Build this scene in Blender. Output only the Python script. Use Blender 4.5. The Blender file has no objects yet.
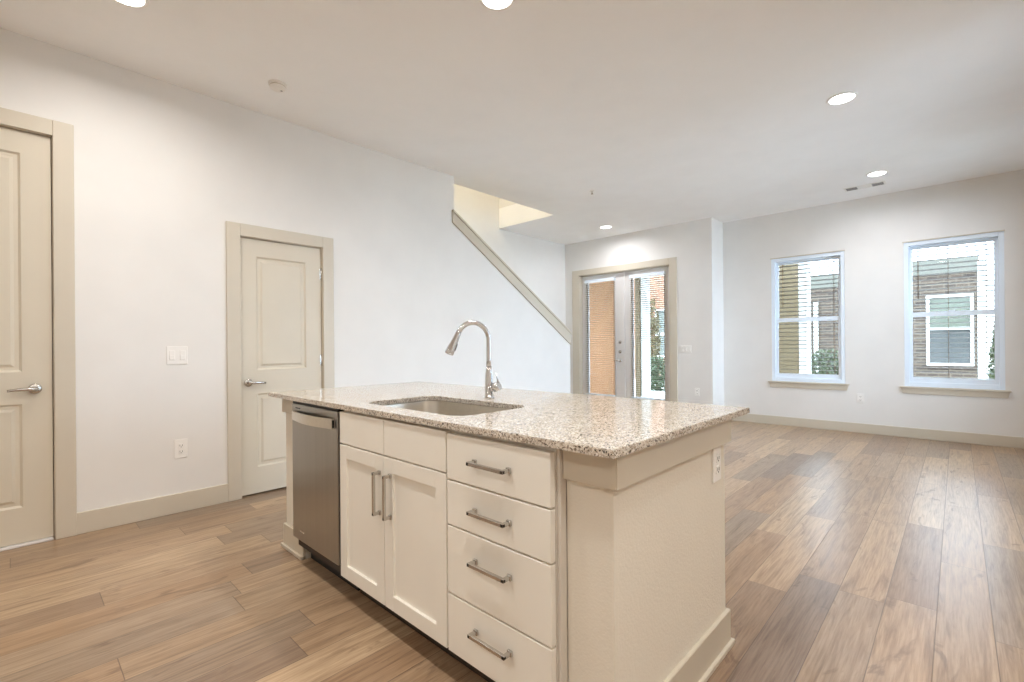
import bpy, bmesh, math, random
from mathutils import Vector, Matrix

SC = bpy.context.scene
COL = SC.collection
R = math.radians

# ------------------------------------------------------------------ camera
W, H = 1024, 682
F_PX = 471.6
YAW = R(43.38)            # the way the lens points, from the depth axis (x) towards the stair side (y)
ROLL = R(0.456)
EYE = 1.17
cam_d = bpy.data.cameras.new('camera')
cam = bpy.data.objects.new('camera', cam_d)
COL.objects.link(cam)
SC.camera = cam
cam_d.sensor_fit = 'HORIZONTAL'
cam_d.sensor_width = 36.0
cam_d.lens = F_PX / W * 36.0
cam_d.shift_y = 4.65 / W
cam_d.clip_start = 0.05
cam.location = (0, 0, EYE)
fwd = Vector((0.72682, 0.68683, 0.0))
right = Vector((0.68683, -0.72682, 0.0))
up = Vector((0, 0, 1))
rr = right * math.cos(ROLL) - up * math.sin(ROLL)
uu = up * math.cos(ROLL) + right * math.sin(ROLL)
m = Matrix((rr, uu, -fwd)).transposed().to_4x4()
m.translation = cam.location
cam.matrix_world = m

# ------------------------------------------------------------------ world, exposure
SKY_COL = (0.58, 0.76, 1.0)
SKY_STR = 13.0
LAMP = 11.0               # power of each recessed lamp
SPREAD = R(165)
LAMP_NEAR = (1.0, 0.97, 0.93)
LAMP_STAIR = (1.0, 0.90, 0.70)
LAMP_FAR = (0.96, 0.96, 1.0)
world = bpy.data.worlds.new('overcast_sky')
SC.world = world
world.use_nodes = True
wn = world.node_tree.nodes
wl = world.node_tree.links
bg = wn['Background']
tc = wn.new('ShaderNodeTexCoord')
cn = wn.new('ShaderNodeTexNoise')
cn.inputs['Scale'].default_value = 2.2
cn.inputs['Detail'].default_value = 5
cr = wn.new('ShaderNodeValToRGB')
cr.color_ramp.elements[0].position = 0.35
cr.color_ramp.elements[0].color = (*SKY_COL, 1)
cr.color_ramp.elements[1].position = 0.7
cr.color_ramp.elements[1].color = (0.74, 0.86, 1.0, 1)
wl.new(tc.outputs['Generated'], cn.inputs['Vector'])
wl.new(cn.outputs['Fac'], cr.inputs['Fac'])
wl.new(cr.outputs['Color'], bg.inputs['Color'])
bg.inputs['Strength'].default_value = SKY_STR

SC.view_settings.view_transform = 'Standard'
SC.view_settings.look = 'None'
SC.view_settings.gamma = 1.0
SC.view_settings.use_curve_mapping = False
SC.view_settings.exposure = 0.36
SC.cycles.use_denoising = True
SC.cycles.max_bounces = 12
SC.cycles.diffuse_bounces = 8
SC.cycles.glossy_bounces = 6
SC.cycles.transparent_max_bounces = 24
SC.cycles.caustics_reflective = False
SC.cycles.caustics_refractive = False
SC.cycles.sample_clamp_indirect = 8.0


# ------------------------------------------------------------------ materials
def srgb(r, g, b):
    def c(v):
        v /= 255.0
        return v / 12.92 if v <= 0.04045 else ((v + 0.055) / 1.055) ** 2.4
    return (c(r), c(g), c(b), 1.0)


class NT:
    """a small helper to write node trees"""
    def __init__(s, name):
        s.mat = bpy.data.materials.new(name)
        s.mat.use_nodes = True
        s.t = s.mat.node_tree
        s.b = s.t.nodes['Principled BSDF']

    def n(s, kind, **kw):
        nd = s.t.nodes.new(kind)
        for k, v in kw.items():
            setattr(nd, k, v)
        return nd

    def link(s, a, b):
        s.t.links.new(a, b)

    def math(s, op, a, b=None, c=None):
        nd = s.n('ShaderNodeMath', operation=op)
        for i, v in enumerate((a, b, c)):
            if v is None:
                continue
            if isinstance(v, (int, float)):
                nd.inputs[i].default_value = v
            else:
                s.link(v, nd.inputs[i])
        return nd.outputs[0]

    def ramp(s, fac, stops, interp='LINEAR'):
        nd = s.n('ShaderNodeValToRGB')
        nd.color_ramp.interpolation = interp
        e = nd.color_ramp.elements
        while len(e) < len(stops):
            e.new(0.5)
        for el, (p, c) in zip(e, stops):
            el.position = p
            el.color = c
        s.link(fac, nd.inputs['Fac'])
        return nd.outputs['Color']

    def mix(s, fac, a, b, blend='MIX'):
        nd = s.n('ShaderNodeMix', data_type='RGBA', blend_type=blend)
        for sock, v in ((nd.inputs[0], fac), (nd.inputs[6], a), (nd.inputs[7], b)):
            if isinstance(v, (int, float, tuple)):
                sock.default_value = v
            else:
                s.link(v, sock)
        return nd.outputs[2]

    def pos(s):
        return s.n('ShaderNodeNewGeometry').outputs['Position']

    def noise(s, vec, scale, detail=4, rough=0.5, dist=0.0):
        nd = s.n('ShaderNodeTexNoise')
        nd.inputs['Scale'].default_value = scale
        nd.inputs['Detail'].default_value = detail
        nd.inputs['Roughness'].default_value = rough
        nd.inputs['Distortion'].default_value = dist
        s.link(vec, nd.inputs['Vector'])
        return nd.outputs['Fac']

    def scaled(s, vec, sc):
        nd = s.n('ShaderNodeMapping')
        nd.inputs['Scale'].default_value = sc
        s.link(vec, nd.inputs['Vector'])
        return nd.outputs[0]

    def bump(s, height, strength, dist=0.002):
        nd = s.n('ShaderNodeBump')
        nd.inputs['Strength'].default_value = strength
        nd.inputs['Distance'].default_value = dist
        s.link(height, nd.inputs['Height'])
        s.link(nd.outputs[0], s.b.inputs['Normal'])

    def set(s, **kw):
        for k, v in kw.items():
            s.b.inputs[k.replace('_', ' ')].default_value = v
        return s


def painted(name, col, rough=0.55, bump=0.0, scale=120, var=0.02):
    t = NT(name)
    p = t.pos()
    nz = t.noise(p, 3.0, 3)
    d = tuple(c * (1 - var) for c in col[:3]) + (1,)
    l = tuple(min(1, c * (1 + var)) for c in col[:3]) + (1,)
    t.link(t.ramp(nz, [(0.3, d), (0.7, l)]), t.b.inputs['Base Color'])
    t.set(Roughness=rough)
    if bump:
        t.bump(t.noise(p, scale, 3), bump)
    return t.mat


def metal(name, col, rough, stretch=None):
    t = NT(name)
    p = t.pos()
    if stretch:
        nz = t.noise(t.scaled(p, stretch), 60, 2)
        d = tuple(c * 0.94 for c in col[:3]) + (1,)
        t.link(t.ramp(nz, [(0.3, d), (0.7, col)]), t.b.inputs['Base Color'])
    else:
        nz = t.noise(p, 8, 2)
        d = tuple(c * 0.97 for c in col[:3]) + (1,)
        t.link(t.ramp(nz, [(0.3, d), (0.7, col)]), t.b.inputs['Base Color'])
    t.set(Metallic=1.0, Roughness=rough)
    return t.mat


def glow(name, col, strength):
    t = NT(name)
    t.set(Base_Color=(0.9, 0.9, 0.9, 1), Emission_Color=col, Emission_Strength=strength)
    return t.mat


def floor_mat():
    t = NT('oak_plank_floor')
    sep = t.n('ShaderNodeSeparateXYZ')
    t.link(t.pos(), sep.inputs[0])
    x, y = sep.outputs[0], sep.outputs[1]
    PW, PL = 0.1725, 1.22
    v = t.math('DIVIDE', t.math('SUBTRACT', y, 0.072), PW)
    row = t.math('FLOOR', v)
    fv = t.math('FRACT', v)
    w1 = t.n('ShaderNodeTexWhiteNoise', noise_dimensions='1D')
    t.link(t.math('ADD', row, 31.7), w1.inputs['W'])
    u = t.math('DIVIDE', t.math('ADD', x, t.math('MULTIPLY', w1.outputs['Value'], 3.7)), PL)
    colm = t.math('FLOOR', u)
    fu = t.math('FRACT', u)
    cmb = t.n('ShaderNodeCombineXYZ')
    t.link(row, cmb.inputs[0])
    t.link(colm, cmb.inputs[1])
    w2 = t.n('ShaderNodeTexWhiteNoise', noise_dimensions='2D')
    t.link(cmb.outputs[0], w2.inputs['Vector'])
    rnd = w2.outputs['Value']
    tone = t.ramp(rnd, [(0.0, srgb(198, 175, 147)), (0.22, srgb(170, 146, 121)), (0.45, srgb(190, 165, 137)),
                        (0.66, srgb(152, 137, 122)), (0.84, srgb(178, 150, 121)), (1.0, srgb(144, 126, 111))])
    # grain, drawn out along the plank
    g = t.n('ShaderNodeCombineXYZ')
    t.link(t.math('ADD', t.math('MULTIPLY', x, 1.3), t.math('MULTIPLY', rnd, 37.0)), g.inputs[0])
    t.link(t.math('MULTIPLY', y, 17.0), g.inputs[1])
    t.link(t.math('MULTIPLY', rnd, 11.0), g.inputs[2])
    g1 = t.noise(g.outputs[0], 1.6, 7, 0.62, 0.9)
    tone = t.mix(0.68, tone, t.ramp(g1, [(0.28, srgb(150, 128, 106)), (0.45, srgb(226, 216, 204)), (0.62, srgb(255, 250, 242)),
                                         (0.78, srgb(216, 196, 172))]), 'MULTIPLY')
    g2 = t.n('ShaderNodeCombineXYZ')
    t.link(t.math('ADD', t.math('MULTIPLY', x, 6.0), t.math('MULTIPLY', rnd, 91.0)), g2.inputs[0])
    t.link(t.math('MULTIPLY', y, 130.0), g2.inputs[1])
    fine = t.noise(g2.outputs[0], 1.0, 3, 0.6)
    tone = t.mix(0.42, tone, t.ramp(fine, [(0.3, srgb(170, 150, 130)), (0.6, srgb(255, 255, 255))]), 'MULTIPLY')
    # knots: short dark smears
    kv = t.n('ShaderNodeCombineXYZ')
    t.link(t.math('ADD', t.math('MULTIPLY', x, 2.6), t.math('MULTIPLY', rnd, 17.0)), kv.inputs[0])
    t.link(t.math('MULTIPLY', y, 9.0), kv.inputs[1])
    kn = t.noise(kv.outputs[0], 1.0, 4, 0.55, 1.6)
    kmask = t.ramp(kn, [(0.615, (0, 0, 0, 1)), (0.70, (1, 1, 1, 1))])
    tone = t.mix(t.math('MULTIPLY', kmask, 0.55), tone, srgb(96, 72, 54))
    # seams
    dv = t.math('MULTIPLY', t.math('MINIMUM', fv, t.math('SUBTRACT', 1.0, fv)), PW)
    du = t.math('MULTIPLY', t.math('MINIMUM', fu, t.math('SUBTRACT', 1.0, fu)), PL)
    d = t.math('MINIMUM', dv, du)
    seam = t.ramp(t.math('MULTIPLY', d, 200.0), [(0.12, (1, 1, 1, 1)), (0.5, (0, 0, 0, 1))])
    tone = t.mix(t.math('MULTIPLY', seam, 0.72), tone, srgb(84, 66, 52))
    t.link(tone, t.b.inputs['Base Color'])
    t.link(t.math('ADD', t.math('MULTIPLY', g1, 0.14), 0.24), t.b.inputs['Roughness'])
    hh = t.math('SUBTRACT', t.math('MULTIPLY', fine, 0.25), seam)
    t.bump(hh, 0.25, 0.0015)
    return t.mat


def granite_mat():
    t = NT('speckled_granite')
    p = t.pos()
    vo = t.n('ShaderNodeTexVoronoi')
    vo.inputs['Scale'].default_value = 260
    nz = t.n('ShaderNodeTexNoise')
    nz.inputs['Scale'].default_value = 90
    t.link(p, nz.inputs['Vector'])
    vm = t.n('ShaderNodeMix', data_type='RGBA', blend_type='MIX')
    vm.inputs[0].default_value = 0.012
    t.link(p, vm.inputs[6])
    t.link(nz.outputs['Color'], vm.inputs[7])
    t.link(vm.outputs[2], vo.inputs['Vector'])
    sp = t.n('ShaderNodeSeparateColor')
    t.link(vo.outputs['Color'], sp.inputs[0])
    c = t.ramp(sp.outputs[0], [(0.0, srgb(64, 56, 50)), (0.08, srgb(126, 114, 102)), (0.18, srgb(180, 169, 155)), (0.36, srgb(214, 206, 194)),
                               (0.60, srgb(228, 222, 212)), (0.8, srgb(202, 190, 174)), (0.92, srgb(238, 234, 228))], 'CONSTANT')
    big = t.noise(p, 26, 4)
    c = t.mix(0.35, c, t.ramp(big, [(0.35, srgb(214, 205, 194)), (0.65, srgb(255, 253, 250))]), 'MULTIPLY')
    t.link(c, t.b.inputs['Base Color'])
    t.set(Roughness=0.10, Specular_IOR_Level=0.6)
    return t.mat


def brick_mat(name, c1, c2, mortar):
    t = NT(name)
    sep = t.n('ShaderNodeSeparateXYZ')
    t.link(t.pos(), sep.inputs[0])
    cb = t.n('ShaderNodeCombineXYZ')
    t.link(t.math('ADD', sep.outputs[1], sep.outputs[0]), cb.inputs[0])
    t.link(sep.outputs[2], cb.inputs[1])
    br = t.n('ShaderNodeTexBrick')
    br.inputs['Color1'].default_value = c1
    br.inputs['Color2'].default_value = c2
    br.inputs['Mortar'].default_value = mortar
    br.inputs['Scale'].default_value = 1.0
    br.inputs['Brick Width'].default_value = 0.21
    br.inputs['Row Height'].default_value = 0.072
    br.inputs['Mortar Size'].default_value = 0.009
    t.link(cb.outputs[0], br.inputs['Vector'])
    t.link(br.outputs['Color'], t.b.inputs['Base Color'])
    t.set(Roughness=0.9)
    return t.mat


def leaf_mat(name, c1, c2):
    t = NT(name)
    nz = t.noise(t.pos(), 22, 3)
    t.link(t.ramp(nz, [(0.3, c1), (0.7, c2)]), t.b.inputs['Base Color'])
    t.set(Roughness=0.6)
    return t.mat


def glass_mat():
    t = NT('window_glass')
    out = t.t.nodes['Material Output']
    tr = t.n('ShaderNodeBsdfTransparent')
    tr.inputs[0].default_value = (0.93, 0.95, 0.95, 1)
    gl = t.n('ShaderNodeBsdfGlossy')
    gl.inputs['Roughness'].default_value = 0.01
    fr = t.n('ShaderNodeFresnel')
    fr.inputs['IOR'].default_value = 1.5
    mx = t.n('ShaderNodeMixShader')
    t.link(fr.outputs[0], mx.inputs[0])
    t.link(tr.outputs[0], mx.inputs[1])
    t.link(gl.outputs[0], mx.inputs[2])
    t.link(mx.outputs[0], out.inputs['Surface'])
    return t.mat


M = {
    'wall': painted('wall_paint', srgb(231, 229, 225), 0.75, 0.12, 140),
    'ceiling': painted('ceiling_paint', srgb(249, 249, 249), 0.85, 0.10, 160),
    'trim': painted('greige_trim_paint', srgb(206, 197, 180), 0.42),
    'door': painted('greige_door_paint', srgb(211, 202, 184), 0.45),
    'white': painted('white_cabinet_paint', srgb(240, 237, 228), 0.38),
    'carcass': painted('cabinet_box_paint', srgb(216, 210, 200), 0.45),
    'pony': painted('island_wall_paint', srgb(230, 224, 211), 0.6, 0.55, 130),
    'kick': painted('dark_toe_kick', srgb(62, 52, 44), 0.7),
    'plate': painted('white_plastic', srgb(240, 238, 234), 0.35),
    'vinyl': painted('white_vinyl', srgb(232, 243, 254), 0.35),  # the blue of the daylight is put into this white
    'slat': painted('blind_slat', srgb(140, 128, 112), 0.5),
    'slat_brown': painted('blind_slat_brown', srgb(84, 68, 52), 0.5),
    'cord': painted('blind_cord', srgb(150, 118, 88), 0.8),
    'dark': painted('black_plastic', srgb(28, 27, 26), 0.5),
    'slot': painted('dark_slot', srgb(70, 66, 62), 0.6),
    'vent': painted('vent_grey', srgb(150, 150, 150), 0.5),
    'frdoor': painted('french_door_paint', srgb(224, 222, 220), 0.42),
    'stucco': painted('tan_stucco', srgb(98, 84, 60), 0.9, 0.4, 60),
    'orange': painted('orange_tan_stucco', srgb(114, 77, 44), 0.9, 0.4, 60),
    'pale': painted('pale_siding', srgb(226, 224, 218), 0.8),
    'frieze': painted('grey_frieze', srgb(80, 78, 68), 0.8),
    'outtrim': painted('outdoor_white_paint', srgb(176, 174, 166), 0.6),
    'concrete': painted('patio_concrete', srgb(190, 186, 178), 0.9, 0.3, 40),
    'bark': painted('bark', srgb(92, 74, 58), 0.9, 0.5, 30),
    'pane_far': painted('far_window_pane', srgb(76, 80, 68), 0.15),
    'pane_dark': painted('far_window_dark_pane', srgb(58, 60, 58), 0.15),
    'steel': metal('stainless_steel', (0.41, 0.395, 0.37, 1), 0.30, (1, 1, 0.01)),
    'sink': metal('brushed_sink_steel', (0.74, 0.70, 0.63, 1), 0.28, (0.05, 1, 1)),
    'chrome': metal('chrome', (0.66, 0.66, 0.67, 1), 0.10),
    'nickel': metal('satin_nickel', (0.60, 0.58, 0.55, 1), 0.25),
    'floor': floor_mat(),
    'granite': granite_mat(),
    'brick': brick_mat('brown_brick', srgb(64, 50, 38), srgb(44, 34, 27), srgb(92, 82, 68)),
    'redbrick': brick_mat('red_brick', srgb(148, 104, 78), srgb(130, 88, 66), srgb(154, 138, 122)),
    'leaf': leaf_mat('green_leaves', srgb(38, 46, 24), srgb(70, 76, 44)),
    'leafdry': leaf_mat('olive_leaves', srgb(72, 68, 38), srgb(112, 98, 60)),
    'leafdark': leaf_mat('dark_leaves', srgb(38, 52, 34), srgb(80, 96, 60)),
    'glass': glass_mat(),
    'lens': glow('lit_lamp_lens', (1.0, 0.97, 0.93, 1), 6.0),
    'lens_far': glow('lit_lamp_lens_neutral', (0.98, 0.98, 1.0, 1), 6.0),
}


# ------------------------------------------------------------------ mesh helpers
class MB:
    """collects shapes (in room coordinates) and links them as ONE mesh object"""
    def __init__(s):
        s.bm = bmesh.new()

    def _take(s, vs, fs):
        bv = [s.bm.verts.new(v) for v in vs]
        out = []
        for f in fs:
            try:
                out.append(s.bm.faces.new([bv[i] for i in f]))
            except ValueError:
                pass
        return bv, out

    def box(s, x0, x1, y0, y1, z0, z1, b=0.0, seg=2):
        x0, x1 = min(x0, x1), max(x0, x1)
        y0, y1 = min(y0, y1), max(y0, y1)
        z0, z1 = min(z0, z1), max(z0, z1)
        vs = [(x, y, z) for x in (x0, x1) for y in (y0, y1) for z in (z0, z1)]
        fs = [(0, 1, 3, 2), (4, 6, 7, 5), (0, 4, 5, 1), (2, 3, 7, 6), (0, 2, 6, 4), (1, 5, 7, 3)]
        bv, ff = s._take(vs, fs)
        if b > 0:
            es = list({e for f in ff for e in f.edges})
            bmesh.ops.bevel(s.bm, geom=es, offset=b, segments=seg, affect='EDGES', profile=0.5)
        return s

    def prism(s, poly, axis, a, b, bev=0.0):
        """poly: 2-D outline in the two other axes (in x,y,z order), drawn out along axis from a to b"""
        def P(p, t):
            return {'x': (t, p[0], p[1]), 'y': (p[0], t, p[1]), 'z': (p[0], p[1], t)}[axis]
        n = len(poly)
        vs = [P(p, a) for p in poly] + [P(p, b) for p in poly]
        fs = [tuple(range(n))[::-1], tuple(range(n, 2 * n))]
        fs += [(i, (i + 1) % n, n + (i + 1) % n, n + i) for i in range(n)]
        bv, ff = s._take(vs, fs)
        bmesh.ops.recalc_face_normals(s.bm, faces=ff)
        if bev > 0:
            es = [e for e in {e for f in ff for e in f.edges}]
            bmesh.ops.bevel(s.bm, geom=es, offset=bev, segments=2, affect='EDGES')
        return s

    def tube(s, pts, rad, seg=14, caps=True):
        """round bar through pts; rad is one radius or one per point"""
        pts = [Vector(p) for p in pts]
        rads = rad if isinstance(rad, (list, tuple)) else [rad] * len(pts)
        rings = []
        prev = None
        for i, p in enumerate(pts):
            a = pts[max(i - 1, 0)]
            c = pts[min(i + 1, len(pts) - 1)]
            t = (c - a).normalized()
            if prev is None:
                ref = Vector((0, 0, 1)) if abs(t.z) < 0.9 else Vector((1, 0, 0))
                n = t.cross(ref).normalized()
            else:
                n = (prev - t * prev.dot(t)).normalized()
            prev = n
            bn = t.cross(n)
            rings.append([s.bm.verts.new(p + (n * math.cos(2 * math.pi * k / seg) + bn * math.sin(2 * math.pi * k / seg)) * rads[i]) for k in range(seg)])
        fl = []
        for r0, r1 in zip(rings, rings[1:]):
            for k in range(seg):
                f = s.bm.faces.new((r0[k], r0[(k + 1) % seg], r1[(k + 1) % seg], r1[k]))
                f.smooth = True
                fl.append(f)
        if caps:
            fl.append(s.bm.faces.new(rings[0][::-1]))
            fl.append(s.bm.faces.new(rings[-1]))
        bmesh.ops.recalc_face_normals(s.bm, faces=fl)
        return s

    def lathe(s, c, prof, axis='z', seg=32):
        """prof: (radius, height along axis) pairs turned about axis through c"""
        c = Vector(c)
        rings = []
        for r, h in prof:
            ring = []
            for k in range(seg):
                a = 2 * math.pi * k / seg
                u, v = r * math.cos(a), r * math.sin(a)
                d = {'z': (u, v, h), 'y': (u, h, v), 'x': (h, u, v)}[axis]
                ring.append(s.bm.verts.new(c + Vector(d)))
            rings.append(ring)
        fl = []
        for r0, r1 in zip(rings, rings[1:]):
            for k in range(seg):
                f = s.bm.faces.new((r0[k], r0[(k + 1) % seg], r1[(k + 1) % seg], r1[k]))
                f.smooth = True
                fl.append(f)
        fl.append(s.bm.faces.new(rings[0][::-1]))
        fl.append(s.bm.faces.new(rings[-1]))
        bmesh.ops.recalc_face_normals(s.bm, faces=fl)
        return s

    def build(s, name, mat, parent=None, smooth=False):
        root = parent
        off = Vector((0, 0, 0))
        while root is not None:
            off += Vector(root.location)
            root = root.parent
        me = bpy.data.meshes.new(name)
        for v in s.bm.verts:
            v.co -= off
        s.bm.to_mesh(me)
        s.bm.free()
        me.materials.append(M[mat] if isinstance(mat, str) else mat)
        if smooth:
            for p in me.polygons:
                p.use_smooth = True
        o = bpy.data.objects.new(name, me)
        COL.objects.link(o)
        o.parent = parent
        return o


def box(name, mat, parent, *a, **k):
    return MB().box(*a, **k).build(name, mat, parent)


def thing(name, label, cat, loc, group=None):
    o = bpy.data.objects.new(name, None)
    COL.objects.link(o)
    o.empty_display_size = 0.05
    o.location = loc
    o['label'] = label
    o['category'] = cat
    if group:
        o['group'] = group
    return o


def tag(o, label, cat, group=None):
    o['label'] = label
    o['category'] = cat
    if group:
        o['group'] = group
    return o


def struct(o, label=None, cat=None):
    o['kind'] = 'structure'
    if label:
        o['label'] = label
    if cat:
        o['category'] = cat
    return o


def rounded_rect(x0, x1, y0, y1, r, n=8):
    pts = []
    for cx, cy, a0 in ((x1 - r, y1 - r, 0), (x0 + r, y1 - r, 90), (x0 + r, y0 + r, 180), (x1 - r, y0 + r, 270)):
        for k in range(n + 1):
            a = R(a0 + 90 * k / n)
            pts.append((cx + r * math.cos(a), cy + r * math.sin(a)))
    return pts


# ------------------------------------------------------------------ room shell
CZ = 3.05          # ceiling
LY = 4.05          # left wall face
SY = 5.34          # far side of the stair
FX = 7.12          # wall with the french doors
WX = 7.58          # wall with the two windows
RY = -1.15         # right wall

struct(box('floor', 'floor', None, -2.6, WX, -2.6, SY, -0.12, 0.0), 'light oak plank floor with greyish and tan boards', 'floor')
cm = MB()
cm.box(-2.6, WX + 0.2, -2.6, 4.225, CZ, CZ + 0.32)
cm.box(5.37, WX + 0.2, 4.225, SY + 0.15, CZ, CZ + 0.32)
struct(cm.build('ceiling', 'ceiling'), 'flat white ceiling with an opening over the stair', 'ceiling')

# left wall with two door openings and the sloping knee wall of the stair
D1 = (-0.665, 0.166, 2.475)      # slab x0, x1, top
D2 = (1.222, 1.860, 2.032)
wm = MB()
Y0, Y1 = LY, LY + 0.175
g = 0.012
wm.box(-2.6, D1[0] - g, Y0, Y1, 0, CZ)
wm.box(D1[0] - g, D1[1] + g, Y0, Y1, D1[2] + g, CZ)
wm.box(D1[1] + g, D2[0] - g, Y0, Y1, 0, CZ)
wm.box(D2[0] - g, D2[1] + g, Y0, Y1, D2[2] + g, CZ)
wm.box(D2[1] + g, 3.37, Y0, Y1, 0, CZ)
wm.prism([(3.37, 0), (5.50, 0), (5.50, 1.19), (3.37, 2.55)], 'y', Y0, Y1)
struct(wm.build('wall_left', 'wall'), 'long white wall with two closed doors and the sloping stair opening', 'wall')

# stair enclosure: far side, the walls above the ceiling, the closet behind the knee wall
sm = MB()
sm.box(1.6, FX + 0.2, SY, SY + 0.15, 0, 5.6)
struct(sm.build('wall_stair', 'wall'), 'white wall on the far side of the stair', 'wall')
um = MB()
um.box(1.6, 3.37, 4.10, 4.225, CZ + 0.32, 5.6)
um.box(3.37, 5.37, 4.10, 4.225, CZ + 0.32, 5.6)
um.box(5.37, 5.5, 4.10, SY, CZ + 0.32, 5.6)
um.box(1.48, 1.6, Y1, SY + 0.15, 0, 5.6)
um.box(1.48, 5.5, 4.10, SY + 0.15, 5.6, 5.7)
struct(um.build('wall_upper_stairwell', 'wall'), 'cream walls of the stairwell above the ceiling opening', 'wall')
# stair flight between the knee wall and the far wall
st = MB()
RUN, RISE = 0.275, 0.176
for k in range(9):
    x1 = 5.62 - k * RUN
    st.box(x1 - RUN, x1, Y1, SY, 0, (k + 1) * RISE, b=0.004)
struct(st.build('stair_steps', 'trim'), 'steps climbing behind the sloping wall', 'stair')

# far walls
fm = MB()
DY0, DY1, DZ = 3.285, 5.03, 2.44
fm.box(FX, FX + 0.18, DY1, SY, 0, CZ)
fm.box(FX, FX + 0.18, 2.64, DY0, 0, CZ)
fm.box(FX, FX + 0.18, DY0, DY1, DZ, CZ)
struct(fm.build('wall_far_left', 'wall'), 'white end wall around the french doors', 'wall')
struct(box('wall_return', 'wall', None, FX + 0.18, WX + 0.18, 2.64, 2.80, 0, CZ), 'short white return wall between french doors and windows', 'wall')
W1 = (1.085, 1.965, 0.63, 2.395)     # y0, y1, z0, z1 of the window openings
W2 = (-0.383, 0.480, 0.63, 2.405)
fw_ = MB()
for (a, b) in ((RY, W2[0]), (W2[1], W1[0]), (W1[1], 2.64)):
    fw_.box(WX, WX + 0.18, a, b, 0, CZ)
for w in (W1, W2):
    fw_.box(WX, WX + 0.18, w[0], w[1], 0, w[2])
    fw_.box(WX, WX + 0.18, w[0], w[1], w[3], CZ)
struct(fw_.build('wall_far', 'wall'), 'white end wall with two windows', 'wall')
W3, W4 = (3.55, 5.05, 0.40, 2.60), (5.55, 7.05, 0.40, 2.60)      # x0, x1, z0, z1 of the windows in the right wall
rm = MB()
for (a, b) in ((3.2, W3[0]), (W3[1], W4[0]), (W4[1], WX)):
    rm.box(a, b, RY - 0.15, RY, 0, CZ)
for w in (W3, W4):
    rm.box(w[0], w[1], RY - 0.15, RY, 0, w[2])
    rm.box(w[0], w[1], RY - 0.15, RY, w[3], CZ)
struct(rm.build('wall_right', 'wall'), 'white wall with two bare windows', 'wall')
struct(box('wall_jog', 'wall', None, 3.05, 3.2, -2.6, RY, 0, CZ))
struct(box('wall_kitchen', 'wall', None, -2.6, 3.05, -2.75, -2.6, 0, CZ))
struct(box('wall_rear', 'wall', None, -2.75, -2.6, -2.75, LY + 0.175, 0, CZ))

# dark box added behind the two flush doors, keeps outdoor light from leaking through
ck = MB()
ck.box(-1.2, 2.95, 5.22, 5.32, 0, 2.7)
ck.box(-1.3, -1.2, Y1, 5.32, 0, 2.7)
ck.box(2.95, 3.05, Y1, 5.32, 0, 2.7)
ck.box(-1.3, 3.05, Y1, 5.32, 2.7, 2.8)
struct(ck.build('closet_light_block', 'kick'))


def baseboard(name, boxes, label=None):
    mb = MB()
    for bx in boxes:
        mb.box(*bx, b=0.003)
    o = mb.build(name, 'trim')
    struct(o, label, 'baseboard' if label else None)
    return o


BH = 0.137
baseboard('baseboard_left', [(D1[1] + 0.10, D2[0] - 0.10, LY - 0.015, LY, 0, BH)], 'greige baseboard between the two flush doors')
baseboard('baseboard_knee', [(D2[1] + 0.10, 5.50, LY - 0.015, LY, 0, BH), (5.50, 5.515, LY - 0.015, Y1, 0, BH)])
baseboard('baseboard_far_left', [(FX - 0.015, FX, 2.64, DY0 - 0.11, 0, BH), (FX - 0.015, WX, 2.625, 2.64, 0, BH)])
baseboard('baseboard_far', [(WX - 0.015, WX, RY, 2.64, 0, 0.122)], 'greige baseboard under the two windows')
baseboard('baseboard_right', [(3.2, WX - 0.015, RY, RY + 0.015, 0, BH)])

# sloping cap on the knee wall
tm = MB()
tm.prism([(3.335, 2.648), (5.505, 1.325), (5.505, 1.175), (3.335, 2.535)], 'y', LY - 0.022, LY, 0.002)
tm.prism([(3.335, 2.678), (5.515, 1.349), (5.515, 1.319), (3.335, 2.648)], 'y', LY - 0.034, Y1 + 0.03, 0.003)
struct(tm.build('trim_1', 'trim'), 'greige sloping cap board along the top of the stair knee wall', 'trim')


# ------------------------------------------------------------------ flush doors
def panel_face(mb, x0, x1, z0, z1, y, d):
    """moulded panel set into a slab face that looks towards -y: sloping moulding down to a raised field"""
    rings = [(0.0, 0.0), (0.012, d), (0.030, d), (0.046, d * 0.25)]
    prev = None
    for ins, dep in rings:
        q = [mb.bm.verts.new((x, y + dep, z)) for x, z in ((x0 + ins, z0 + ins), (x1 - ins, z0 + ins), (x1 - ins, z1 - ins), (x0 + ins, z1 - ins))]
        if prev:
            for k in range(4):
                mb.bm.faces.new((prev[k], prev[(k + 1) % 4], q[(k + 1) % 4], q[k]))
        prev = q
    mb.bm.faces.new(prev)


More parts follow.
